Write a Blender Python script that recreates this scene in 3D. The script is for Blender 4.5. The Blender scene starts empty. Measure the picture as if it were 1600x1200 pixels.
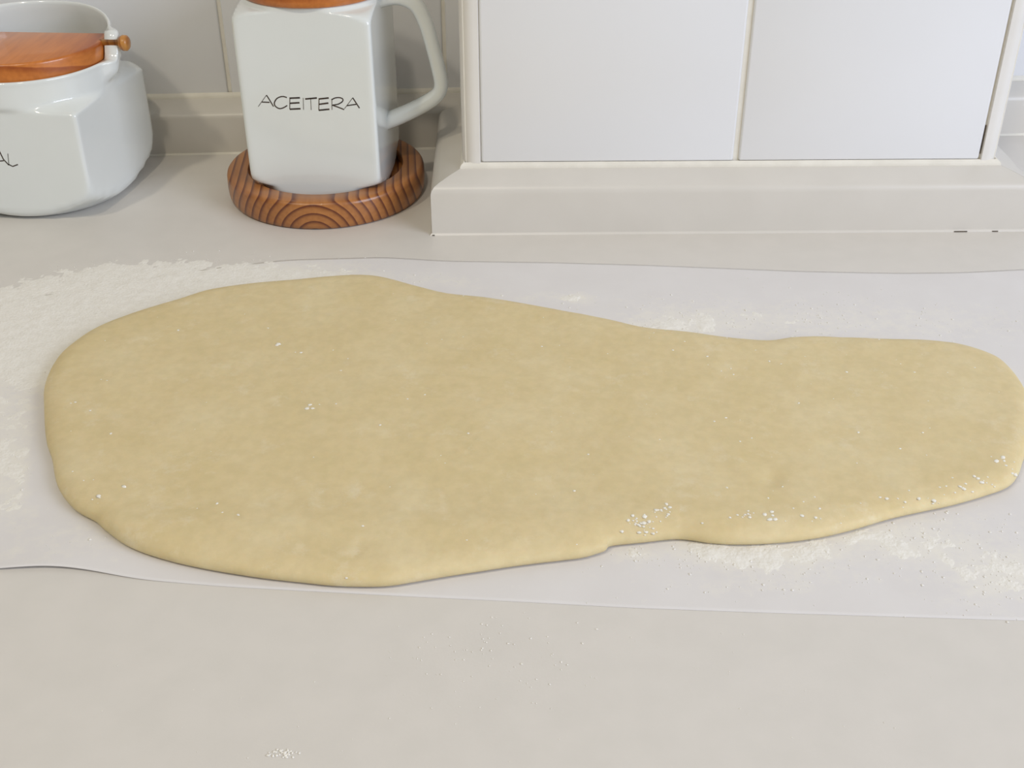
import bpy, bmesh, math, random
import numpy as np
from mathutils import Vector, noise
PI = math.pi; R = math.radians
C = bpy.context.scene.collection
scene = bpy.context.scene

# ---------------------------------------------------------------- camera
cam_data = bpy.data.cameras.new('camera'); cam = bpy.data.objects.new('camera', cam_data); C.objects.link(cam)
cam.location = (0, 0, .32); cam.rotation_euler = (R(57.5), 0, 0)
cam_data.sensor_width = 36; cam_data.lens = 1892.1 / 1600 * 36
cam_data.shift_x = -.00625; cam_data.clip_start = .01; cam_data.clip_end = 50
scene.camera = cam
# ---------------------------------------------------------------- world, lights, exposure
scene.view_settings.view_transform = 'Standard'; scene.view_settings.look = 'None'
scene.view_settings.gamma = 1; scene.view_settings.use_curve_mapping = False
scene.view_settings.exposure = -.12
w = bpy.data.worlds.new('world'); scene.world = w; w.use_nodes = True
w.node_tree.nodes['Background'].inputs[0].default_value = (1.0, .985, .90, 1)
w.node_tree.nodes['Background'].inputs[1].default_value = .27
def area(name, loc, target, sx, sy, power, col, shape='RECTANGLE'):
    l = bpy.data.lights.new(name, 'AREA'); l.shape = shape; l.size = sx; l.size_y = sy
    l.energy = power; l.color = col
    o = bpy.data.objects.new(name, l); C.objects.link(o); o.location = loc
    o.rotation_euler = (Vector(target) - Vector(loc)).to_track_quat('-Z', 'Y').to_euler()
    return o
area('window_light', (1.35, -.35, .75), (.1, .5, 0), 1.0, .9, 26, (.78, .84, 1.0))
area('ceiling_light', (-.75, -.20, 1.40), (-.1, .6, 0), .10, .10, 5.4, (1.0, .90, .72), 'DISK')
area('ceiling_light', (-.20, -.30, 1.45), (.0, .6, 0), .10, .10, 5.2, (1.0, .90, .74), 'DISK')

# ---------------------------------------------------------------- helpers
def nm(name, rough=.5, col=(.8, .8, .8), coat=0, spec=.5, sss=0, sss_r=(.01, .006, .003)):
    m = bpy.data.materials.new(name); m.use_nodes = True
    nt = m.node_tree; b = nt.nodes['Principled BSDF']
    b.inputs['Base Color'].default_value = (*col, 1); b.inputs['Roughness'].default_value = rough
    b.inputs['Specular IOR Level'].default_value = spec; b.inputs['Coat Weight'].default_value = coat
    if sss:
        b.inputs['Subsurface Weight'].default_value = sss
        b.inputs['Subsurface Radius'].default_value = sss_r; b.inputs['Subsurface Scale'].default_value = 1
    return m, nt, b
def nd(nt, t, **kw):
    n = nt.nodes.new(t)
    for k, v in kw.items():
        if k.startswith('i_'): n.inputs[int(k[2:])].default_value = v
        else: setattr(n, k, v)
    return n
def ramp(nt, stops):
    r = nt.nodes.new('ShaderNodeValToRGB'); e = r.color_ramp.elements
    while len(e) < len(stops): e.new(.5)
    for el, (p, c) in zip(e, stops): el.position = p; el.color = (*c, 1)
    return r
def mottled(name, c1, c2, scale, rough, bump=0, bscale=200, bdist=.0005, detail=4, lo=.35, hi=.65, **kw):
    m, nt, b = nm(name, rough, **kw); L = nt.links.new
    tc = nd(nt, 'ShaderNodeTexCoord'); n = nd(nt, 'ShaderNodeTexNoise')
    n.inputs['Scale'].default_value = scale; n.inputs['Detail'].default_value = detail
    L(tc.outputs['Object'], n.inputs['Vector'])
    r = ramp(nt, [(lo, c1), (hi, c2)]); L(n.outputs['Fac'], r.inputs[0]); L(r.outputs[0], b.inputs['Base Color'])
    if bump:
        n2 = nd(nt, 'ShaderNodeTexNoise'); n2.inputs['Scale'].default_value = bscale; n2.inputs['Detail'].default_value = 6
        L(tc.outputs['Object'], n2.inputs['Vector'])
        bp = nd(nt, 'ShaderNodeBump'); bp.inputs['Strength'].default_value = bump; bp.inputs['Distance'].default_value = bdist
        L(n2.outputs['Fac'], bp.inputs['Height']); L(bp.outputs[0], b.inputs['Normal'])
    return m
def wood(name, light, dark, freq, centre=(0, 0), rough=.35, warp=.0012, coat=.2, lo=.55):
    # growth rings: cylinders about an axis along object y
    m, nt, b = nm(name, rough, coat=coat); L = nt.links.new
    tc = nd(nt, 'ShaderNodeTexCoord'); sp = nd(nt, 'ShaderNodeSeparateXYZ'); L(tc.outputs['Object'], sp.inputs[0])
    n = nd(nt, 'ShaderNodeTexNoise'); n.inputs['Scale'].default_value = 28; n.inputs['Detail'].default_value = 2
    mp = nd(nt, 'ShaderNodeMapping'); mp.inputs['Scale'].default_value = (1, .35, 1)
    L(tc.outputs['Object'], mp.inputs[0]); L(mp.outputs[0], n.inputs['Vector'])
    def ma(op, a, bb):
        k = nd(nt, 'ShaderNodeMath', operation=op)
        for i, x in enumerate((a, bb)):
            if isinstance(x, (int, float)): k.inputs[i].default_value = x
            else: L(x, k.inputs[i])
        return k.outputs[0]
    x = ma('ADD', sp.outputs[0], -centre[0]); z = ma('ADD', sp.outputs[2], -centre[1])
    r = ma('SQRT', ma('ADD', ma('MULTIPLY', x, x), ma('MULTIPLY', z, z)), 0)
    r = ma('ADD', r, ma('MULTIPLY', ma('SUBTRACT', n.outputs['Fac'], .5), warp * 4))
    rr = ma('FRACT', ma('MULTIPLY', ma('POWER', r, 1.12), freq), 0)
    cr = ramp(nt, [(0, light), (lo, tuple(a * .75 + c * .25 for a, c in zip(light, dark))), (.84, dark), (.93, dark), (1.0, light)])
    L(rr, cr.inputs[0])
    n2 = nd(nt, 'ShaderNodeTexNoise'); n2.inputs['Scale'].default_value = 120; n2.inputs['Detail'].default_value = 5
    mp2 = nd(nt, 'ShaderNodeMapping'); mp2.inputs['Scale'].default_value = (3, .3, 3)
    L(tc.outputs['Object'], mp2.inputs[0]); L(mp2.outputs[0], n2.inputs['Vector'])
    mx = nd(nt, 'ShaderNodeMix', data_type='RGBA', blend_type='MULTIPLY'); mx.inputs[0].default_value = .45
    r2 = ramp(nt, [(.3, (.62, .5, .42)), (.65, (1, 1, 1))]); L(n2.outputs['Fac'], r2.inputs[0])
    L(cr.outputs[0], mx.inputs[6]); L(r2.outputs[0], mx.inputs[7]); L(mx.outputs[2], b.inputs['Base Color'])
    bp = nd(nt, 'ShaderNodeBump'); bp.inputs['Strength'].default_value = .2; bp.inputs['Distance'].default_value = .0004
    L(rr, bp.inputs['Height']); L(bp.outputs[0], b.inputs['Normal'])
    return m

M = {}
M['worktop'] = mottled('worktop_laminate', (.655, .626, .578), (.675, .644, .596), 60, .42, .15, 900, .0002)
M['trim'] = mottled('trim_cream', (.625, .595, .54), (.645, .615, .56), 30, .35, .1, 500, .0002)
M['tile'] = mottled('tile_white_glaze', (.755, .76, .77), (.78, .785, .795), 8, .28, .12, 14, .002, detail=1)
M['grout'] = mottled('grout_cream', (.72, .69, .61), (.77, .74, .66), 90, .8, .3, 800, .0003)
M['corner'] = mottled('corner_strip_white', (.74, .72, .68), (.77, .75, .71), 30, .3)
M['paper'] = mottled('baking_paper', (.70, .678, .665), (.72, .70, .688), 40, .6, .2, 60, .0005)
M['ceramic'] = mottled('ceramic_white', (.72, .75, .73), (.74, .77, .75), 20, .12, coat=.5)
M['ink'] = mottled('ink_black', (.02, .012, .01), (.05, .03, .02), 300, .5)
M['flour'] = mottled('flour', (.82, .79, .72), (.87, .845, .785), 200, .95, .5, 900, .0004)
M['flour_fleck'] = mottled('flour_fleck', (.80, .77, .68), (.86, .84, .77), 300, .95, .5, 1500, .0003)
M['wood'] = wood('pine_varnished', (.46, .19, .052), (.14, .035, .012), 285, (-.005, -.005), warp=.0004)
M['lid_wood'] = wood('lid_wood', (.60, .20, .035), (.36, .09, .015), 120, (.004, -.03), .3, .002, .3)
M['peg_wood'] = wood('peg_wood', (.58, .27, .06), (.35, .13, .03), 300, (0, -.01))
M['crack'] = mottled('gap_dark', (.05, .04, .03), (.12, .09, .06), 200, .9)

# the paper: flour dust clings to it where the cover attribute says so, broken up by noise
m = M['paper']; nt = m.node_tree; b = nt.nodes['Principled BSDF']; L = nt.links.new
old = b.inputs['Base Color'].links[0].from_socket
tc = nd(nt, 'ShaderNodeTexCoord'); at = nd(nt, 'ShaderNodeAttribute', attribute_name='flour_cover')
nA_ = nd(nt, 'ShaderNodeTexNoise'); nA_.inputs['Scale'].default_value = 140; nA_.inputs['Detail'].default_value = 8; nA_.inputs['Roughness'].default_value = .7
L(tc.outputs['Object'], nA_.inputs['Vector'])
m1 = nd(nt, 'ShaderNodeMath', operation='MULTIPLY_ADD'); L(nA_.outputs['Fac'], m1.inputs[0]); m1.inputs[1].default_value = 2.2; m1.inputs[2].default_value = -1.35
m3 = nd(nt, 'ShaderNodeMath', operation='MULTIPLY_ADD'); L(at.outputs['Fac'], m3.inputs[0]); m3.inputs[1].default_value = 1.35; L(m1.outputs[0], m3.inputs[2]); m3.use_clamp = True
mx = nd(nt, 'ShaderNodeMix', data_type='RGBA'); L(m3.outputs[0], mx.inputs[0]); L(old, mx.inputs[6]); mx.inputs[7].default_value = (.785, .758, .69, 1)
L(mx.outputs[2], b.inputs['Base Color'])
M['flour_dust'] = mottled('flour_heap', (.78, .755, .695), (.82, .80, .745), 250, .95, .8, 700, .0005)

# dough: yellowish, matte, mottled
m, nt, b = nm('dough', .62, spec=.35, sss=.25); L = nt.links.new
tc = nd(nt, 'ShaderNodeTexCoord')
n1 = nd(nt, 'ShaderNodeTexNoise'); n1.inputs['Scale'].default_value = 34; n1.inputs['Detail'].default_value = 6; n1.inputs['Roughness'].default_value = .65
n2 = nd(nt, 'ShaderNodeTexNoise'); n2.inputs['Scale'].default_value = 210; n2.inputs['Detail'].default_value = 4
for n in (n1, n2): L(tc.outputs['Object'], n.inputs['Vector'])
r1 = ramp(nt, [(.3, (.66, .54, .295)), (.5, (.685, .565, .325)), (.7, (.715, .605, .37))]); L(n1.outputs['Fac'], r1.inputs[0])
r2 = ramp(nt, [(.35, (.94, .94, .925)), (.65, (1.0, 1.0, 1.0))]); L(n2.outputs['Fac'], r2.inputs[0])
mx = nd(nt, 'ShaderNodeMix', data_type='RGBA', blend_type='MULTIPLY'); mx.inputs[0].default_value = 1
L(r1.outputs[0], mx.inputs[6]); L(r2.outputs[0], mx.inputs[7])
# thin dusting of flour left on the dough
n3 = nd(nt, 'ShaderNodeTexNoise'); n3.inputs['Scale'].default_value = 55; n3.inputs['Detail'].default_value = 8; n3.inputs['Roughness'].default_value = .75
L(tc.outputs['Object'], n3.inputs['Vector'])
r3 = ramp(nt, [(.56, (0, 0, 0)), (.78, (.5, .5, .5))]); L(n3.outputs['Fac'], r3.inputs[0])
mx2 = nd(nt, 'ShaderNodeMix', data_type='RGBA'); L(r3.outputs[0], mx2.inputs[0]); L(mx.outputs[2], mx2.inputs[6]); mx2.inputs[7].default_value = (.80, .74, .60, 1)
L(mx2.outputs[2], b.inputs['Base Color'])
n4 = nd(nt, 'ShaderNodeTexNoise'); n4.inputs['Scale'].default_value = 260; n4.inputs['Detail'].default_value = 5; L(tc.outputs['Object'], n4.inputs['Vector'])
bp = nd(nt, 'ShaderNodeBump'); bp.inputs['Strength'].default_value = .35; bp.inputs['Distance'].default_value = .0006
L(n4.outputs['Fac'], bp.inputs['Height']); L(bp.outputs[0], b.inputs['Normal'])
M['dough'] = m

def tag(o, label=None, cat=None, group=None, kind=None):
    if label: o['label'] = label
    if cat: o['category'] = cat
    if group: o['group'] = group
    if kind: o['kind'] = kind
    return o
def obj(name, verts, faces, mat, parent=None, smooth=True, loc=None, rotz=0, kind=None, angle=None):
    me = bpy.data.meshes.new(name); me.from_pydata([tuple(v) for v in verts], [], faces); me.validate(); me.update()
    me.materials.append(mat)
    bm = bmesh.new(); bm.from_mesh(me); bmesh.ops.recalc_face_normals(bm, faces=bm.faces)
    if angle:
        for e in bm.edges:
            if len(e.link_faces) == 2 and e.calc_face_angle(0) > angle: e.smooth = False
    for f_ in bm.faces: f_.smooth = smooth
    bm.to_mesh(me); bm.free()
    o = bpy.data.objects.new(name, me); C.objects.link(o)
    if parent: o.parent = parent
    if loc: o.location = loc
    o.rotation_euler.z = rotz
    if kind: o['kind'] = kind
    return o
def empty(name, loc, rz=0):
    o = bpy.data.objects.new(name, None); C.objects.link(o); o.location = loc; o.rotation_euler.z = rz
    o.empty_display_size = .02; return o
def box(x0, x1, y0, y1, z0, z1, bev=0, seg=2):
    bm = bmesh.new(); bmesh.ops.create_cube(bm, size=1)
    for v in bm.verts: v.co = Vector(((x0 + x1) / 2 + v.co.x * (x1 - x0), (y0 + y1) / 2 + v.co.y * (y1 - y0), (z0 + z1) / 2 + v.co.z * (z1 - z0)))
    if bev: bmesh.ops.bevel(bm, geom=list(bm.edges), offset=bev, segments=seg, affect='EDGES', profile=.5)
    v = [tuple(a.co) for a in bm.verts]; bm.verts.index_update()
    f = [[a.index for a in q.verts] for q in bm.faces]; bm.free(); return v, f
def lathe(prof, n=96, fn=None):
    # prof: (r,z) list, first and last on the axis when r == 0
    V = []; F = []; rows = []
    for r, z in prof:
        if r == 0: rows.append([len(V)]); V.append((0, 0, z)); continue
        row = []
        for i in range(n):
            a = 2 * PI * i / n; rr = fn(r, z, a) if fn else (r, z)
            row.append(len(V)); V.append((rr[0] * math.cos(a), rr[0] * math.sin(a), rr[1]))
        rows.append(row)
    for p, q in zip(rows, rows[1:]):
        for i in range(n):
            j = (i + 1) % n
            if len(p) == 1: F.append([p[0], q[j], q[i]])
            elif len(q) == 1: F.append([p[i], p[j], q[0]])
            else: F.append([p[i], p[j], q[j], q[i]])
    return V, F
def smooth_path(pts, sub=8, closed=False):
    P = [Vector(p) for p in pts]; n = len(P); out = []
    rng = range(n) if closed else range(n - 1)
    for i in rng:
        g = (lambda k: P[k % n]) if closed else (lambda k: P[max(0, min(n - 1, k))])
        a, b_, c, d = g(i - 1), g(i), g(i + 1), g(i + 2)
        for s in range(sub):
            t = s / sub
            out.append(.5 * ((2 * b_) + (c - a) * t + (2 * a - 5 * b_ + 4 * c - d) * t * t + (3 * b_ - a - 3 * c + d) * t ** 3))
    if not closed: out.append(P[-1])
    return out
def sweep_trim(name, path, prof, parent=None, mat=None, gap=.00012, structure=True):
    # one mitred piece per path segment; prof = (offset towards the wall, z); wall lies to the left of the path
    out = []
    P = [Vector((*p, 0)) for p in path]; n = len(P)
    nrm = []
    for i in range(n - 1):
        d = (P[i + 1] - P[i]).normalized(); nrm.append(Vector((-d.y, d.x, 0)))
    mit = []
    for i in range(n):
        if i == 0: mit.append(nrm[0])
        elif i == n - 1: mit.append(nrm[-1])
        else:
            s = (nrm[i - 1] + nrm[i]).normalized(); mit.append(s / s.dot(nrm[i]))
    for i in range(n - 1):
        d = (P[i + 1] - P[i]).normalized()
        V = []; k = len(prof)
        for e, sg in ((i, 1), (i + 1, -1)):
            for o_, z in prof:
                q = P[e] + mit[e] * o_ + d * gap * sg; V.append((q.x, q.y, z))
        F = [[a, (a + 1) % k, k + (a + 1) % k, k + a] for a in range(k)] + [list(range(k))[::-1], [k + a for a in range(k)]]
        out.append(obj(name, V, F, mat, parent, True, angle=R(35)))
    return out

# ---------------------------------------------------------------- worktop
wt = obj('worktop', *box(-.75, 1.0, .20, .86, -.03, 0, .002), M['worktop'], smooth=False)
tag(wt, 'cream white kitchen worktop running along the tiled wall under everything', 'countertop')

fl_ = obj('floor', *box(-1.3, 1.6, -1.2, 1.0, -.92, -.90), M['trim'], None, False); fl_['kind'] = 'structure'
# ---------------------------------------------------------------- pillar (its front is slightly skewed to the recess wall)
PR = R(.95)
px0, px1, pf = -.0335, .2925, .6915           # pillar corners, front plane at x = -.05
pillar = empty('wall_right', (-.0335, pf, 0), PR); tag(pillar, kind='structure')
W = px1 - px0
obj('pillar_core', *box(.0015, W - .0015, .0015, .30, 0, .84), M['grout'], pillar, False)
zrows = [(.0385 + .152 * k, .0385 + .152 * k + .1495) for k in range(5)]
def tile(x0, x1, z0, z1, parent, y=0):
    me_o = obj('tile', *box(x0, x1, y, y + .006, z0, z1, .0014, 3), M['tile'], parent, True, angle=R(60)); return me_o
for z0, z1 in zrows:
    for x0, x1 in ((.0112, .1640), (.1673, .3143)):
        tile(x0, x1, z0, z1, pillar, 0)
# side tiles (left and right flank)
for sx, rot in ((0, -1), (W, 1)):
    for z0, z1 in zrows[:5]:
        V, F = box(.0115, .145, 0, .006, z0, z1, .0014, 3)
        V = [((sx + v[1]) if rot < 0 else (sx - v[1]), v[0], v[2]) for v in V]
        obj('tile', V, F, M['tile'], pillar, True, angle=R(60))
# rounded corner strips
def corner_strip(name, cx, sgn):
    r = .0085; prof = []
    for i in range(9):
        a = PI / 2 * i / 8
        prof.append((sgn * (r - r * math.cos(a)) , r - r * math.sin(a) - .0007))
    prof = [(sgn * -.0007 + p[0] * 1.0, p[1]) for p in prof]
    prof += [(sgn * .0103, -.0007), (sgn * .0106, 0), (sgn * .0106, .003), (sgn * .003, .0106), (0, .0106)]
    k = len(prof); V = [(cx + a, b_, z) for z in (.0365, .80) for a, b_ in prof]
    F = [[a, (a + 1) % k, k + (a + 1) % k, k + a] for a in range(k)] + [list(range(k)), [k + a for a in range(k)]]
    o = obj(name, V, F, M['corner'], None, True, (-.0335, pf, 0), PR, 'structure', R(40)); return o
corner_strip('trim_1', 0, 1); corner_strip('trim_2', W, -1)

# ---------------------------------------------------------------- recess wall behind the jug and the salt pot
BR = math.atan2(.8119 - .7998, -.068 + .2572)
bw = empty('wall_back', (-.2572, .8194, 0), BR); tag(bw, kind='structure')
obj('wall_core', *box(-.75, .95, .0015, .03, 0, .84), M['grout'], bw, False)
gx = (-.2015 + .2572) / math.cos(BR)
for z0, z1 in zrows:
    for k in range(-5, 5):
        x0 = gx + .0012 + .1505 * k
        z_a = z0 - .003
        tile(x0, x0 + .148, z_a, z1 - .003, bw, 0)

# ---------------------------------------------------------------- worktop upstands (mitred, rounded top)
prof = [(0, 0), (0, .0262), (.0006, .0284), (.0022, .0303), (.005, .0318), (.012, .0342), (.0198, .0362), (.0198, 0)]
caulk_top = [(.0176, .0353), (.0176, .0366), (.0184, .0378), (.0198, .0388), (.0204, .0386), (.0204, .0353)]
caulk_bot = [(-.0012, .00002), (-.0007, .0007), (.0001, .0013), (.0001, .00002)]
def loc2w(ox, oy, rz, x, y): return (ox + x * math.cos(rz) - y * math.sin(rz), oy + x * math.sin(rz) + y * math.cos(rz))
pp = [loc2w(-.0335, pf, PR, a, b_) for a, b_ in ((-.0195, .113), (-.0195, -.0198), (W + .0195, -.0198), (W + .0195, .10))]
# left flank ends against the recess upstand
path_p = [pp[0], pp[1], pp[2], pp[3]]
ps = sweep_trim('baseboard', path_p, prof, mat=M['trim'])
cb = sweep_trim('caulk', path_p, caulk_bot, mat=M['trim'], gap=0)
ct = sweep_trim('caulk', path_p, caulk_top, mat=M['grout'], gap=0)
for o, n_ in zip(ps, ('baseboard_pillar_left', 'baseboard_pillar_front', 'baseboard_pillar_right')): o.name = n_; o['kind'] = 'structure'
for i in range(3): cb[i].parent = ps[i]; ct[i].parent = ps[i]
pbk = [loc2w(-.2572, .8194, BR, a, -.0200) for a in (-.75, .95)]
pk = sweep_trim('baseboard_back', pbk, [(o_, z * .965) for o_, z in prof], mat=M['trim'])[0]; pk['kind'] = 'structure'
for pr in (caulk_bot, caulk_top): 
    c_ = sweep_trim('caulk', pbk, [(o_, z * .965) for o_, z in pr], mat=M['grout'], gap=0)[0]; c_.parent = pk
# dark open gap under the pillar upstand near its right end, and at its left corner
for a0, a1 in ((.300, .308), (.3235, .327), (-.0192, -.0178)):
    V, F = box(a0, a1, -.0212, -.0208, .0001, .0006)
    o = obj('gap', [(*loc2w(-.0335, pf, PR, v[0], v[1]), v[2]) for v in V], F, M['crack'], ps[1], False); o['label'] = 'dark gap in the sealant'
# hairline gap beside the right tile
V, F = box(.3146, .3149, .0006, .003, .042, .060)
g = obj('gap', V, F, M['crack'], pillar, False); g['label'] = 'dark hairline gap in the grout'

# where flour was strewn
def g2(x, y, cx, cy, sx, sy, a=0):
    ca, sa_ = math.cos(a), math.sin(a); X = (x - cx) * ca + (y - cy) * sa_; Y = -(x - cx) * sa_ + (y - cy) * ca
    return math.exp(-(X / sx) ** 2 - (Y / sy) ** 2)
def sst(a, b2, x): t = max(0, min(1, (x - a) / (b2 - a))); return t * t * (3 - 2 * t)
def d_left(x, y):
    # broad bank behind and to the left of the dough
    top = np.interp(x, [-.40, -.33, -.294, -.264, -.237, -.20, -.14, -.09, -.05], [.575, .598, .617, .635, .646, .649, .643, .638, .632])
    d = sst(top + .010, top - .026, y) * sst(-.02, -.14, x) * .95
    edge = np.interp(y, [.36, .39, .41, .45, .50, .53], [-.168, -.190, -.205, -.218, -.232, -.22])
    d = max(d * sst(.47, .52, y), (.62 + .25 * g2(x, y, -.225, .438, .012, .012)) * sst(edge, edge - .008, x) * sst(.37, .42, y) * sst(.57, .53, y), .35 * g2(x, y, -.175, .385, .05, .018, .3))
    return min(1, d) * sst(-.355, -.300 + .02 * noise.noise(Vector((y * 25, 0, 0))), x)
def d_back(x, y):
    d = .95 * g2(x, y, .072, .545, .022, .018, .6) + .75 * g2(x, y, .033, .590, .008, .006) + .45 * g2(x, y, .10, .565, .05, .02, -.1)
    d += .42 * g2(x, y, .20, .565, .09, .022, -.05) + .35 * g2(x, y, .01, .592, .03, .006)
    d += .4 * g2(x, y, -.045, .612, .03, .01, -.2)
    return min(.95, d)
def d_front(x, y):
    d = .72 * g2(x, y, .080, .378, .020, .011, -.4) + .55 * g2(x, y, .112, .372, .022, .012) + .55 * g2(x, y, .047, .375, .007, .005)
    d += .70 * g2(x, y, .195, .362, .030, .013, .5) + .6 * g2(x, y, .165, .378, .03, .015, -.2) + .35 * g2(x, y, .13, .385, .10, .012, .15) + .3 * g2(x, y, .09, .355, .04, .006)
    return min(.85, d)

# ---------------------------------------------------------------- baking paper
PB = [(-0.5, 0.578), (-0.30356, 0.57893), (-0.28472, 0.58473), (-0.24735, 0.60038), (-0.20482, 0.61666), (-0.17071, 0.6287), (-0.13505, 0.63775), (-0.07909, 0.64109), (-0.04118, 0.63609), (0.01495, 0.63444), (0.07072, 0.63115), (0.10752, 0.62788), (0.16218, 0.62303), (0.21683, 0.62063), (0.25383, 0.62143), (0.29203, 0.62545), (0.33029, 0.6287), (0.5, 0.632)]
PF = [(-0.47, 0.366), (-0.2203, 0.36422), (-0.20524, 0.36459), (-0.18801, 0.36612), (-0.1723, 0.36459), (-0.14937, 0.35933), (-0.11464, 0.35526), (-0.07686, 0.35234), (-0.03946, 0.34944), (-0.00246, 0.34694), (0.04147, 0.3434), (0.09465, 0.3406), (0.14264, 0.33852), (0.19026, 0.33645), (0.21394, 0.33542), (0.48, 0.33)]
def resample(P, n):
    d = [0]
    for a, c in zip(P, P[1:]): d.append(d[-1] + (c - a).length)
    out = []; k = 0
    for i in range(n):
        t = d[-1] * i / (n - 1)
        while k < len(d) - 2 and d[k + 1] < t: k += 1
        s = (t - d[k]) / max(1e-9, d[k + 1] - d[k]); out.append(P[k].lerp(P[k + 1], s))
    return out
NX, NY = 620, 150
def columns(P):
    xs = np.linspace(-.46, .47, NX); ys = np.interp(xs, [p[0] for p in P], [p[1] for p in P])
    k = np.hanning(23); k /= k.sum(); ys = np.convolve(np.pad(ys, 11, mode='edge'), k, 'valid')
    return [Vector((x, y, 0)) for x, y in zip(xs, ys)]
b_ = columns(PB); f_ = columns(PF)
V = []; F = []
def paper_z(x, y, t):
    z = .00012 + .00003 * noise.noise(Vector((x * 14, y * 14, 0)))
    # front left edge curls up a little
    e = max(0, 1 - t / .16)
    z += e ** 1.5 * (.0016 * math.exp(-((x + .188) / .030) ** 2) + 0)
    eb = max(0, 1 - (1 - t) / .1)
    z += 0 * eb * (1 + noise.noise(Vector((x * 9, 3, 1))))
    return z
for top in (1, 0):
    for j in range(NY):
        for i in range(NX):
            t = j / (NY - 1); p = f_[i].lerp(b_[i], t); V.append((p.x, p.y, .00002 + paper_z(p.x, p.y, t) - (0 if top else .00006)))
o0 = NX * NY
for j in range(NY - 1):
    for i in range(NX - 1):
        a = j * NX + i; F.append([a, a + 1, a + NX + 1, a + NX]); F.append([o0 + a, o0 + a + NX, o0 + a + NX + 1, o0 + a + 1])
for i in range(NX - 1):
    F.append([i, o0 + i, o0 + i + 1, i + 1]); a = (NY - 1) * NX + i; F.append([a, a + 1, o0 + a + 1, o0 + a])
for j in range(NY - 1):
    a = j * NX; F.append([a, a + NX, o0 + a + NX, o0 + a]); a += NX - 1; F.append([a, o0 + a, o0 + a + NX, a + NX])
paper = obj('baking_paper', V, F, M['paper']); tag(paper, 'long sheet of white baking paper lying under the dough', 'paper')
at_ = paper.data.attributes.new('flour_cover', 'FLOAT', 'POINT')
at_.data.foreach_set('value', [min(1, max(d_left(v.co.x, v.co.y), d_back(v.co.x, v.co.y), d_front(v.co.x, v.co.y))) for v in paper.data.vertices])

# ---------------------------------------------------------------- rolled dough
DO = [(-0.09026, 0.60972), (-0.07553, 0.6066), (-0.05683, 0.5966), (-0.03863, 0.58759), (-0.01744, 0.58243), (0.00691, 0.57445), (0.03071, 0.56523), (0.05063, 0.55691), (0.06684, 0.54945), (0.08967, 0.54477), (0.10882, 0.5395), (0.12815, 0.53689), (0.14192, 0.54015), (0.16186, 0.54081), (0.18763, 0.53819), (0.20719, 0.53754), (0.22266, 0.5343), (0.2337, 0.5279), (0.24135, 0.51975), (0.24421, 0.50756), (0.24451, 0.49232), (0.24193, 0.47372), (0.23284, 0.44925), (0.22366, 0.43432), (0.218, 0.42423), (0.21121, 0.41626), (0.19966, 0.41044), (0.18102, 0.40298), (0.15749, 0.39571), (0.13396, 0.38614), (0.11722, 0.38127), (0.10118, 0.37886), (0.08814, 0.37846), (0.07788, 0.37926), (0.06517, 0.38167), (0.04932, 0.37926), (0.03751, 0.37727), (0.03474, 0.37411), (0.02685, 0.37059), (0.01784, 0.36866), (-0.00253, 0.36483), (-0.0226, 0.3603), (-0.03987, 0.35585), (-0.05208, 0.35328), (-0.06697, 0.35328), (-0.08212, 0.35511), (-0.10263, 0.35844), (-0.12112, 0.36293), (-0.14018, 0.36866), (-0.15782, 0.37727), (-0.16966, 0.38696), (-0.17531, 0.39276), (-0.18724, 0.40125), (-0.19774, 0.41508), (-0.20694, 0.43528), (-0.21397, 0.44925), (-0.22377, 0.4754), (-0.23006, 0.49612), (-0.2318, 0.51728), (-0.2288, 0.53301), (-0.22076, 0.55012), (-0.20492, 0.56593), (-0.18752, 0.57878), (-0.16953, 0.59207), (-0.14619, 0.59965), (-0.12193, 0.60427), (-0.1045, 0.60816)]
ol = resample(smooth_path([(*p, 0) for p in DO], 10, True) + [Vector((*DO[0], 0))], 901)[:-1]
out = np.array([(p.x, p.y) for p in ol]); n = len(out)
tan_ = np.roll(out, -1, 0) - np.roll(out, 1, 0); tan_ /= np.linalg.norm(tan_, axis=1)[:, None]
cen = out.mean(0); nor = np.c_[tan_[:, 1], -tan_[:, 0]]
if ((out - cen) * nor).sum() < 0: nor = -nor
# spine through both lobes
sa = np.array([-.115, .465]); sb = np.array([.165, .46])
sp_t = np.clip(((out - sa) @ (sb - sa)) / ((sb - sa) @ (sb - sa)), 0, 1)
sp = sa + sp_t[:, None] * (sb - sa)
K = 70; rings = []
TH = .0078
def dist_to_outline(P):
    res = np.empty(len(P))
    for i in range(0, len(P), 2000):
        d = np.linalg.norm(P[i:i + 2000, None, :] - out[None, :, :], axis=2); res[i:i + 2000] = d.min(1)
    return res
def thick(x, y):
    t = TH * (1 + .10 * noise.noise(Vector((x * 9, y * 9, 0))) + .05 * noise.noise(Vector((x * 30, y * 30, 2))))
    # puffier rolled rim along the front
    t += .0012 * math.exp(-((y - (.383 + .10 * max(0, x + .02))) / .010) ** 2) * (1 if x < .03 else math.exp(-((x - .03) / .05) ** 2))
    t -= .0016 * math.exp(-(((x - .108) / .0045) ** 2 + ((y - .4145) / .0045) ** 2))       # finger dimple
    t -= .0007 * math.exp(-(((x - .165) / .006) ** 2 + ((y - .535) / .006) ** 2))
    t -= .0005 * math.exp(-(((x + .062 - (y - .37) * .35) / .0022) ** 2 + ((y - .372) / .010) ** 2))   # small crease in the rim
    t += .00016 * noise.noise(Vector((x * 90, y * 90, 7)))
    return t
wprof = .0105
V = []; F = []
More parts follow.
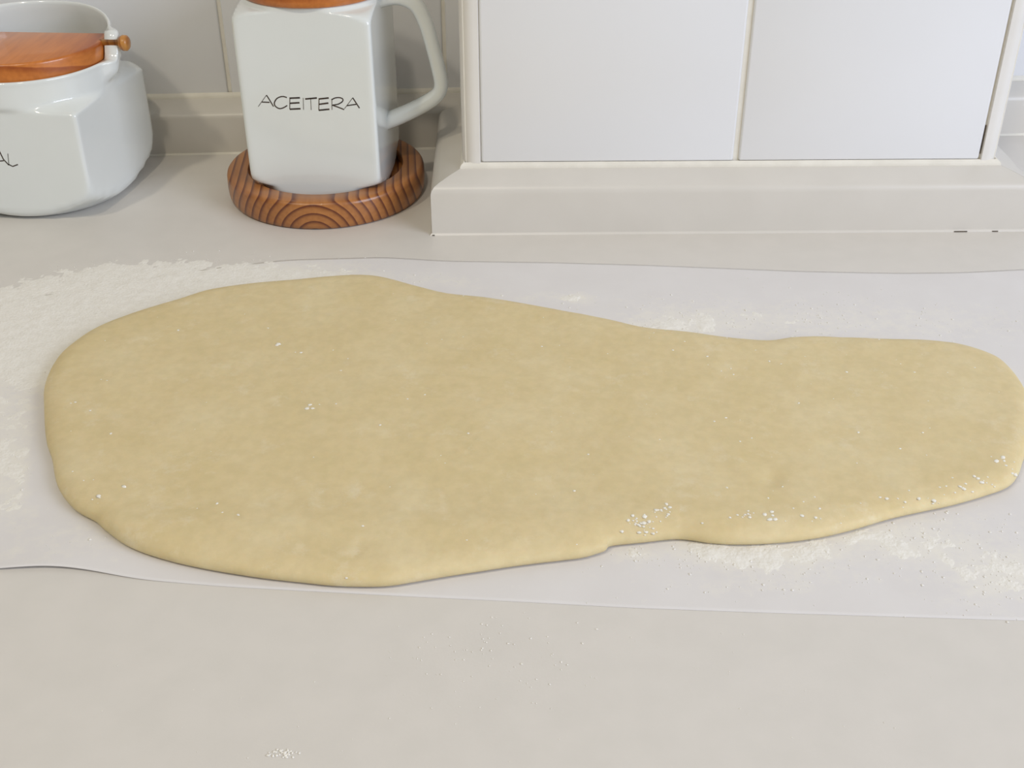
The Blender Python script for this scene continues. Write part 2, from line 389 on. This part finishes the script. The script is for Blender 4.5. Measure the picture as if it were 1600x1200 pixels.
# underside ring, side ring, then upward
wob = np.array([noise.noise(Vector((p[0] * 60, p[1] * 60, 4))) for p in out])
bases = [(-.006, .0007), (-.0022, .0008), (-.0006, .0014), (.0, .0024)]
for off, z in bases:
    q = out + nor * (off + .0003 * wob[:, None]); V += [(a, b2, z) for a, b2 in q]
K = 14; inner = []
spd = np.linalg.norm(out - sp, axis=1)[:, None]
for k in range(1, K + 1):
    s = np.clip(.013 * (k / K) ** 1.6 / spd, 0, .6)
    inner.append(out * (1 - s) + sp * s + nor * (.0003 * wob[:, None]) * (1 - k / K))
I = np.concatenate(inner)
last = inner[-1]
from mathutils import geometry
step = .0030; grid = []
poly2 = last[::3]
def in_poly(P, poly):
    c = np.zeros(len(P), bool); x, y = P[:, 0], P[:, 1]; j = len(poly) - 1
    for i in range(len(poly)):
        xi, yi = poly[i]; xj, yj = poly[j]
        if yi != yj: c ^= ((yi > y) != (yj > y)) & (x < (xj - xi) * (y - yi) / (yj - yi) + xi)
        j = i
    return c
gx_, gy_ = np.meshgrid(np.arange(-.26, .27, step), np.arange(.33, .64, step * .866))
gx_ = gx_ + (np.arange(gx_.shape[0]) % 2)[:, None] * step / 2
G = np.c_[gx_.ravel(), gy_.ravel()]; G = G[in_poly(G, last)]
dl = np.empty(len(G))
for i in range(0, len(G), 2000): dl[i:i + 2000] = np.linalg.norm(G[i:i + 2000, None, :] - last[None, ::2, :], axis=2).min(1)
G = G[dl > step * .6]
def add_top(P):
    for (x, y), d in zip(P, dist_to_outline(P)):
        tt_ = min(1, d / wprof); h = math.sqrt(max(0, 1 - (1 - tt_) ** 2)); tt = thick(x, y)
        V.append((x, y, .0024 + (tt - .0024) * h ** .85))
add_top(I); rows = len(bases) + K
for j in range(rows - 1):
    for i in range(n):
        i2 = (i + 1) % n; F.append([j * n + i, j * n + i2, (j + 1) * n + i2, (j + 1) * n + i])
F.append([i for i in range(n)][::-1])
lastb = (rows - 1) * n; gb = len(V); add_top(G)
pts = [Vector((a, c)) for a, c in last] + [Vector((a, c)) for a, c in G]
rv, re_, rf, ov, oe, of_ = geometry.delaunay_2d_cdt(pts, [(i, (i + 1) % n) for i in range(n)], [], 1, 1e-7)
mp_i = [(o_[0] if o_ else None) for o_ in ov]
mp_i = [(lastb + k if k < n else gb + k - n) for k in mp_i]
F += [[mp_i[i] for i in f2] for f2 in rf if len(set(mp_i[i] for i in f2)) == 3]
dough = obj('dough', V, F, M['dough'])
dough['label'] = 'large flat rolled-out yellow dough, wide at left and narrow at right'; dough['category'] = 'dough'
bpy.context.view_layer.update()
from mathutils.bvhtree import BVHTree
bmd = bmesh.new(); bmd.from_mesh(dough.data); bvh = BVHTree.FromBMesh(bmd)
poly = out[::4]
def inside(x, y):
    c = False; j = len(poly) - 1
    for i in range(len(poly)):
        xi, yi = poly[i]; xj, yj = poly[j]
        if (yi > y) != (yj > y) and x < (xj - xi) * (y - yi) / (yj - yi) + xi: c = not c
        j = i
    return c
def surf(x, y):
    h = bvh.ray_cast(Vector((x, y, .1)), Vector((0, 0, -1))); return h[0].z if h[0] is not None else None

# ---------------------------------------------------------------- flour: low clumps and loose grains
rnd = random.Random(5)
def grain(V, F, x, y, z, r, flat=.6):
    # a low irregular crumb: rounded hexagonal dome
    o_ = len(V); a = rnd.random() * PI; st = .8 + .6 * rnd.random()
    for ring, (rr, zz) in enumerate(((1.0, -.05), (.72, .30))):
        for i in range(6):
            q = 2 * PI * i / 6; k = r * rr * (.75 + .5 * rnd.random()); X, Y = k * math.cos(q) * st, k * math.sin(q)
            V.append((x + X * math.cos(a) - Y * math.sin(a), y + X * math.sin(a) + Y * math.cos(a), z + r * flat * zz))
    V.append((x, y, z + r * flat * .5))
    for i in range(6):
        j = (i + 1) % 6; F.append([o_ + i, o_ + j, o_ + 6 + j, o_ + 6 + i]); F.append([o_ + 6 + i, o_ + 6 + j, o_ + 12])
    F.append([o_ + 5 - i for i in range(6)])
PB_y = [(p.x, p.y) for p in b_]; PF_y = [(p.x, p.y) for p in f_]
pbx = np.array([p[0] for p in PB_y]); pby = np.array([p[1] for p in PB_y]); pfx = np.array([p[0] for p in PF_y]); pfy = np.array([p[1] for p in PF_y])
def ground(x, y):
    yb_ = np.interp(x, pbx, pby); yf_ = np.interp(x, pfx, pfy)
    if yf_ < y < yb_: return paper_z(x, y, (y - yf_) / (yb_ - yf_))
    return 0
def flour(name, label, dens, x0, x1, y0, y1, ngr, hmax=.0009, step=.0012, parent=None, mat=None):
    V = []; F = []; nx = int((x1 - x0) / step); ny = int((y1 - y0) / step); idx = {}; H = {}
    for j in range(ny):
        for i in range(nx):
            x, y = x0 + i * step, y0 + j * step; d = dens(x, y)
            if d <= .05: H[i, j] = -1; continue
            nz = noise.fractal(Vector((x * 95, y * 95, 3)), 1, 2, 5) * .55 + noise.noise(Vector((x * 420, y * 420, 9))) * .22
            H[i, j] = d * 1.5 - 1.02 + nz * .95
    DV = []
    def vid(i, j):
        if (i, j) not in idx:
            x, y = x0 + i * step, y0 + j * step
            idx[i, j] = len(V); d = dens(x, y); h = max(0, H[i, j]); DV.append(max(0, d - .05) / .95)
            V.append((x, y, ground(x, y) + (.00006 + hmax * min(1, h) ** 1.2 if H[i, j] > 0 else -.00008)))
        return idx[i, j]
    for j in range(ny - 1):
        for i in range(nx - 1):
            q = [(i, j), (i + 1, j), (i + 1, j + 1), (i, j + 1)]
            if max(H[a] for a in q) > 0 and min(H[a] for a in q) > -.99: F.append([vid(*a) for a in q])
    c = 0; tries = 0
    while c < ngr and tries < ngr * 30:
        tries += 1
        x, y = rnd.uniform(x0, x1), rnd.uniform(y0, y1); d = dens(x, y)
        d *= .35 + .9 * max(0, noise.noise(Vector((x * 60, y * 60, 8))) + .3)
        if rnd.random() > d or inside(x, y): continue
        r = .00025 + .00045 * rnd.random() ** 3
        grain(V, F, x, y, ground(x, y) + .00005, r, .8); c += 1
    DV += [1.0] * (len(V) - len(DV))
    o_ = obj(name, V, F, mat or M['flour_dust'], parent, True); o_['kind'] = 'stuff'
    if label: o_['label'] = label; o_['category'] = 'flour'
    return o_
flour('flour', 'broad bank of pale flour behind and left of the dough', d_left, -.36, 0, .37, .69, 900, .0005)
flour('flour', 'small heaps of flour behind the narrow end of the dough', d_back, -.09, .34, .50, .625, 400, .0010)
flour('flour', 'scattered clumps of flour in front of the narrow end of the dough', d_front, .02, .26, .335, .42, 400, .0009, .0012)
def d_spill(x, y):
    return .10 * g2(x, y, -.01, .325, .03, .02) + .25 * g2(x, y, -.078, .272, .006, .004) + .02
V = []; F = []
for k in range(170):
    if k < 70: x, y, r = rnd.gauss(-.005, .022), rnd.gauss(.318, .012), .0003
    elif k < 110: x, y, r = rnd.gauss(-.079, .0022), rnd.gauss(.2735, .0010), .0004
    else: x, y, r = rnd.uniform(-.15, .16), rnd.uniform(.27, .33), .0002
    grain(V, F, x, y, r * .3, r * (.7 + rnd.random() * .8))
tag(obj('flour', V, F, M['flour']), 'faint specks of flour on the bare worktop nearest the camera', 'flour', kind='stuff')
# flecks on the dough
V = []; F = []
spots = [(-.207, .474, 2, .0018), (-.199, .468, 1, .0012), (-.185, .413, 2, .0016), (-.177, .402, 3, .002), (-.168, .409, 1, .0012), (-.1205, .528, 2, .0012), (-.110, .520, 2, .0014), (-.098, .470, 5, .003), (-.118, .39, 3, .002),
         (.048, .3855, 26, .0035), (.060, .392, 12, .003), (.052, .381, 12, .0040), (.090, .388, 8, .004), (.103, .389, 6, .003), (.185, .408, 14, .006), (.200, .414, 12, .004), (.172, .401, 8, .005), (.118, .392, 10, .008), (.211, .43, 8, .003), (.155, .40, 8, .006), (.216, .423, 8, .002)]
for cx, cy, k, sd in spots:
    for _ in range(k):
        x, y = rnd.gauss(cx, sd), rnd.gauss(cy, sd * .6); z = surf(x, y)
        if z is None or z < .003: continue
        grain(V, F, x, y, z, .0004 + .0008 * rnd.random() ** 2, .5)
for _ in range(420):
    x, y = rnd.uniform(-.23, .23), rnd.uniform(.35, .60)
    if rnd.random() > .25 + .75 * sst(-.1, .25, x): continue
    z = surf(x, y)
    if z is None or z < .004: continue
    grain(V, F, x, y, z, .0002 + .0005 * rnd.random() ** 2, .5)
fl = obj('flour_dusting', V, F, M['flour_fleck'], dough, kind='stuff'); fl['label'] = 'white flecks of flour stuck to the dough'

# ---------------------------------------------------------------- strokes of lettering as thin raised print on a facet
def strokes(name, data, s, parent, mat, scale=1.0):
    V = []; F = []
    for wd, pts in data:
        P = smooth_path([(a, 0, z) for a, z in pts], 6) if len(pts) > 3 else [Vector((a, 0, z)) for a, z in pts]
        hw = wd * .00042 * scale
        L_ = []; 
        for i, p in enumerate(P):
            d = (P[min(i + 1, len(P) - 1)] - P[max(i - 1, 0)]).normalized(); nn = Vector((-d.z, 0, d.x)) * hw
            for q, yy in ((p + nn, -.00012), (p - nn, -.00012), (p - nn, .0002), (p + nn, .0002)): L_.append((q.x, -s + yy, q.z))
        o_ = len(V); V += L_; k = len(P)
        for i in range(k - 1):
            for j in range(4):
                j2 = (j + 1) % 4; F.append([o_ + i * 4 + j, o_ + i * 4 + j2, o_ + (i + 1) * 4 + j2, o_ + (i + 1) * 4 + j])
        F.append([o_, o_ + 1, o_ + 2, o_ + 3]); F.append([o_ + (k - 1) * 4 + j for j in (3, 2, 1, 0)])
    return obj(name, V, F, mat, parent, False)
def smin(a, b2, k):
    h = max(0, min(1, .5 + .5 * (b2 - a) / k)); return b2 * (1 - h) + a * h - k * h * (1 - h)
def facet_fn(s, k, z0=-1, z1=9):
    def fn(r, z, a):
        c = max(abs(math.cos(a)), abs(math.sin(a)))
        if r < s * .6 : return r, z
        return smin(r, s / c, k), z
    return fn
def tube(path, rads, n=20, flat=1.0, up=Vector((0, 1, 0))):
    V = []; F = []; N = len(path)
    for i, p in enumerate(path):
        d = (path[min(i + 1, N - 1)] - path[max(i - 1, 0)]).normalized(); u = up; v = d.cross(u).normalized()
        for j in range(n):
            a = 2 * PI * j / n; c, s_ = math.cos(a), math.sin(a)
            e = .8; c = math.copysign(abs(c) ** e, c); s_ = math.copysign(abs(s_) ** e, s_)
            q = p + u * c * rads[i] * flat + v * s_ * rads[i]; V.append(tuple(q))
    for i in range(N - 1):
        for j in range(n):
            j2 = (j + 1) % n; F.append([i * n + j, i * n + j2, (i + 1) * n + j2, (i + 1) * n + j])
    F.append(list(range(n))); F.append([(N - 1) * n + j for j in range(n)][::-1]); return V, F

# ---------------------------------------------------------------- wooden stand
CO = (-.1250, .7405)
cs_prof = [(0, 0), (.0605, 0), (.0622, .0008), (.0632, .0035), (.0636, .009), (.0634, .0150), (.0630, .0166), (.0621, .0177), (.0606, .0183), (.058, .0185), (.0504, .0184), (.0499, .0181), (.0497, .0175), (.0496, .0118), (.0490, .0114), (0, .0114)]
V, F = lathe(cs_prof, 160)
stand = obj('wooden_stand', V, F, M['wood'], None, True, (CO[0], CO[1], 0), R(5), angle=R(50))
tag(stand, 'round varnished pine stand with a recess under the white oil jug', 'coaster')

# ---------------------------------------------------------------- oil jug
mx_, my_, mz_, ms_, mph = (-0.1232, 0.7415, 0.0115, 0.0408, 4.0)
jug = empty('oil_jug', (mx_, my_, mz_), -R(mph))
tag(jug, 'square-sided white ceramic oil jug lettered ACEITERA with side handle', 'jug')
HT = .1195   # top of shoulder
mp_ = [(0, .001), (.030, .001), (.034, 0), (.040, 0), (.0440, .0008), (.0462, .0022), (.0474, .0042), (.0482, .0064), (.0510, .0076), (.0540, .0090), (.0560, .0112), (.0568, .0140)] + [(.0572, .018 + i * .010) for i in range(9)] + \
      [(.0572, .1075), (.0568, .1092), (.0556, .1108), (.0534, .1122), (.0507, .1134), (.0477, .1142), (.0452, .1147), (.0440, .1153), (.0436, .1167), (.0428, .1177), (.0412, .1177), (.0402, .1160), (.0398, .10), (.0395, .03), (.030, .012), (0, .010)]
nA = 256
body = obj('body', *lathe(mp_, nA, facet_fn(ms_, .0020)), M['ceramic'], jug, True)
hp = [(.036, .1115), (.046, .1140), (.0545, .1135), (.0620, .1090), (.0668, .0995), (.0700, .0880), (.0738, .0710), (.0752, .0605), (.0725, .0540), (.0640, .0478), (.0510, .0410), (.036, .0345)]
path = smooth_path([(a, 0, z) for a, z in hp], 8)
N = len(path); rads = [.0043 + .0010 * (abs(i / (N - 1) - .5) * 2) ** 2 for i in range(N)]
obj('handle', *tube(path, rads, 20, 1.25), M['ceramic'], jug, True)
LET = [(0.35, [(-0.03022, 0.05828), (-0.02441, 0.06549)]), (0.75, [(-0.02441, 0.06549), (-0.02287, 0.0626), (-0.02092, 0.05851)]), (0.8, [(-0.02774, 0.06117), (-0.02304, 0.06107)]), (0.8, [(-0.01218, 0.06427), (-0.01409, 0.06487), (-0.01625, 0.0646), (-0.01851, 0.06336), (-0.02005, 0.06104), (-0.01994, 0.05908), (-0.01833, 0.05764), (-0.01648, 0.05741), (-0.01425, 0.05829), (-0.01252, 0.05942)]), (0.5, [(-0.01039, 0.0641), (-0.01116, 0.05711)]), (1.1, [(-0.01067, 0.06393), (-0.00429, 0.06435)]), (1.1, [(-0.01078, 0.06078), (-0.00486, 0.0613)]), (1.1, [(-0.01116, 0.05711), (-0.00458, 0.0576)]), (0.35, [(-0.00228, 0.06429), (-0.00282, 0.05699)]), (1.1, [(-0.00117, 0.06367), (0.00598, 0.06449)]), (0.35, [(0.0022, 0.06386), (0.00183, 0.057)]), (0.5, [(0.0072, 0.06387), (0.00648, 0.057)]), (1.1, [(0.00699, 0.06387), (0.01311, 0.06467)]), (1.1, [(0.00691, 0.06061), (0.01263, 0.06151)]), (1.1, [(0.00636, 0.05689), (0.01294, 0.05771)]), (0.4, [(0.01497, 0.06417), (0.01452, 0.05742)]), (0.8, [(0.01471, 0.06352), (0.01671, 0.06465), (0.01939, 0.06504), (0.02145, 0.06433), (0.02122, 0.0627), (0.01854, 0.06101), (0.01497, 0.06027)]), (0.8, [(0.01497, 0.06027), (0.01838, 0.0591), (0.02189, 0.05772)]), (0.35, [(0.02215, 0.05827), (0.0276, 0.06513)]), (0.8, [(0.0276, 0.06513), (0.02948, 0.06182), (0.03122, 0.05882)]), (0.8, [(0.02367, 0.06016), (0.02943, 0.06117)])]
le = strokes('lettering', LET, ms_, jug, M['ink']); le['label'] = 'thin black hand-drawn word ACEITERA'
lid_prof = [(0, .1100), (.0390, .1100), (.0392, .1177), (.0430, .1177), (.0438, .1185), (.0440, .1210), (.0436, .1245), (.0423, .1263), (.030, .128), (.011, .1285), (.0085, .1305), (.0075, .1345), (.009, .1385), (.0115, .1425), (.0115, .1465), (.008, .150), (0, .1507)]
lid = obj('lid', *lathe(lid_prof, 96), M['lid_wood'], jug, True, angle=R(60)); lid['label'] = 'orange-brown wooden lid'

# ---------------------------------------------------------------- salt pot
sx_, sy_, sz_, ss_, sph = (-0.306, 0.743, 0.0, 0.0515, 3.0)
pot = empty('salt_pot', (sx_, sy_, sz_), -R(sph))
tag(pot, 'low white ceramic salt pot with hinged wooden lid at the left edge', 'canister')
zf = .0885
def rimz(a):
    fy = math.sin(a)   # -1 front .. +1 back
    return zf + .0150 * sst(-.10, .07, fy) + .0045 * sst(.1, .98, fy)
outer = [(0, .0012), (.038, .0012), (.0405, 0), (.0440, 0), (.0470, .0010), (.0505, .0030), (.0545, .0060), (.0590, .0092), (.0635, .0125), (.0665, .016), (.0680, .020), (.0695, .025), (.0695, .034), (.0695, .042), (.0695, .050), (.0695, .058), (.0695, .0640), (.0695, .0675), (.0692, .0688)]
V = []; F = []; rows = []; nA = 256
def add_row(fn):
    row = []
    for i in range(nA):
        a = 2 * PI * i / nA; r, z = fn(a); row.append(len(V)); V.append((r * math.cos(a), r * math.sin(a), z))
    rows.append(row)
facets = [(-PI / 2, ss_), (R(-8), .0534), (R(188), .0534), (PI / 2, ss_)]
def poly_r(a, r):
    for al, s_ in facets:
        c = math.cos(a - al)
        if c > .2: r = smin(r, s_ / c, .0010)
    return r
V.append((0, 0, .0012))
for r, z in outer[1:]:
    add_row(lambda a, r=r, z=z: (poly_r(a, r), z))
for t_, z in ((.06, .0696), (.2, .0703), (.45, .0712), (.7, .0720), (.88, .0728), (.97, .0737)):
    add_row(lambda a, t_=t_, z=z: (poly_r(a, .0692) * (1 - t_) + .0536 * t_, z))
zs = .0745
def ear(a): return math.exp(-((abs(math.cos(a)) - 1) / .022) ** 2)
for k, (rr, t) in enumerate([(.0536, 0), (.0536, .1), (.0536, .2), (.0536, .35), (.0536, .5), (.0536, .7), (.0536, .85), (.0539, .93), (.0535, .985), (.0526, 1.0), (.0518, .985), (.0515, .94), (.0514, .8), (.0513, .5), (.0511, .1)]):
    eb = [0, .15, .4, .75, .95, 1, 1, 1, .92, .5, 0, 0, 0, 0, 0][k]
    add_row(lambda a, rr=rr, t=t, eb=eb: (rr + .0062 * eb * ear(a), zs + (rimz(a) - zs) * t))
for rr, z in [(.0485, .066), (.044, .06), (.044, .03), (.036, .010)]: add_row(lambda a, rr=rr, z=z: (rr, z))
ctr = len(V); V.append((0, 0, .008))
for p, q in zip(rows, rows[1:]):
    for i in range(nA):
        j = (i + 1) % nA; F.append([p[i], p[j], q[j], q[i]])
for i in range(nA):
    j = (i + 1) % nA; F.append([0, rows[0][j], rows[0][i]]); F.append([rows[-1][i], rows[-1][j], ctr])
obj('body', V, F, M['ceramic'], pot, True)
SAL = [(0.35, [(-0.01213, 0.03716), (-0.00421, 0.04555)]), (0.8, [(-0.00451, 0.04595), (-0.00318, 0.04065), (-0.00067, 0.037)]), (0.8, [(-0.00925, 0.03929), (-0.00562, 0.03953), (-0.00318, 0.03983)]), (0.35, [(0.00037, 0.04442), (-0.00057, 0.03741)]), (0.8, [(-0.00057, 0.03741), (0.00153, 0.03622), (0.005, 0.03753)]), (0.8, [(-0.01303, 0.04332), (-0.01552, 0.04449), (-0.0186, 0.0432), (-0.01751, 0.04117), (-0.01502, 0.03999), (-0.01473, 0.03793), (-0.01753, 0.03622), (-0.02052, 0.03698)])]
le = strokes('lettering', SAL, ss_, pot, M['ink']); le['label'] = 'thin black hand-drawn word SAL'
# D-shaped wooden lid, cut straight behind the hinge
lr = .0506; V = []; F = []; cut = .0140
a0 = math.asin(cut / lr); nn = 64
ringp = [(lr * math.cos(-PI - a0 + (PI + 2 * a0) * i / nn), lr * math.sin(-PI - a0 + (PI + 2 * a0) * i / nn)) for i in range(nn + 1)]
lv = [(.975, .0858), (1.0, .0868), (1.0, .0968), (.992, .0980), (.975, .0986)]
for sc, z in lv:
    for x, y in ringp: V.append((x * sc, (y - cut) * sc + cut, z))
kk = nn + 1
for j in range(len(lv) - 1):
    for i in range(kk):
        i2 = (i + 1) % kk; F.append([j * kk + i, j * kk + i2, (j + 1) * kk + i2, (j + 1) * kk + i])
F.append(list(range(kk))[::-1]); F.append([(len(lv) - 1) * kk + i for i in range(kk)])
l2 = obj('lid', V, F, M['lid_wood'], pot, True, angle=R(40)); l2['label'] = 'orange-brown half-round wooden lid'
for sg in (1, -1):
    pv = [(0, 0), (.0022, 0), (.0022, .0125), (.0026, .0118), (.0040, .0128), (.0048, .0145), (.0047, .0168), (.0034, .0180), (0, .0182)]
    V, F = lathe(pv, 28)
    V = [(sg * (.0485 + v[2]), v[0], v[1]) for v in V]
    obj('hinge_peg', V, F, M['peg_wood'], pot, True, (0, .001, .0968), 0)
bmd.free()
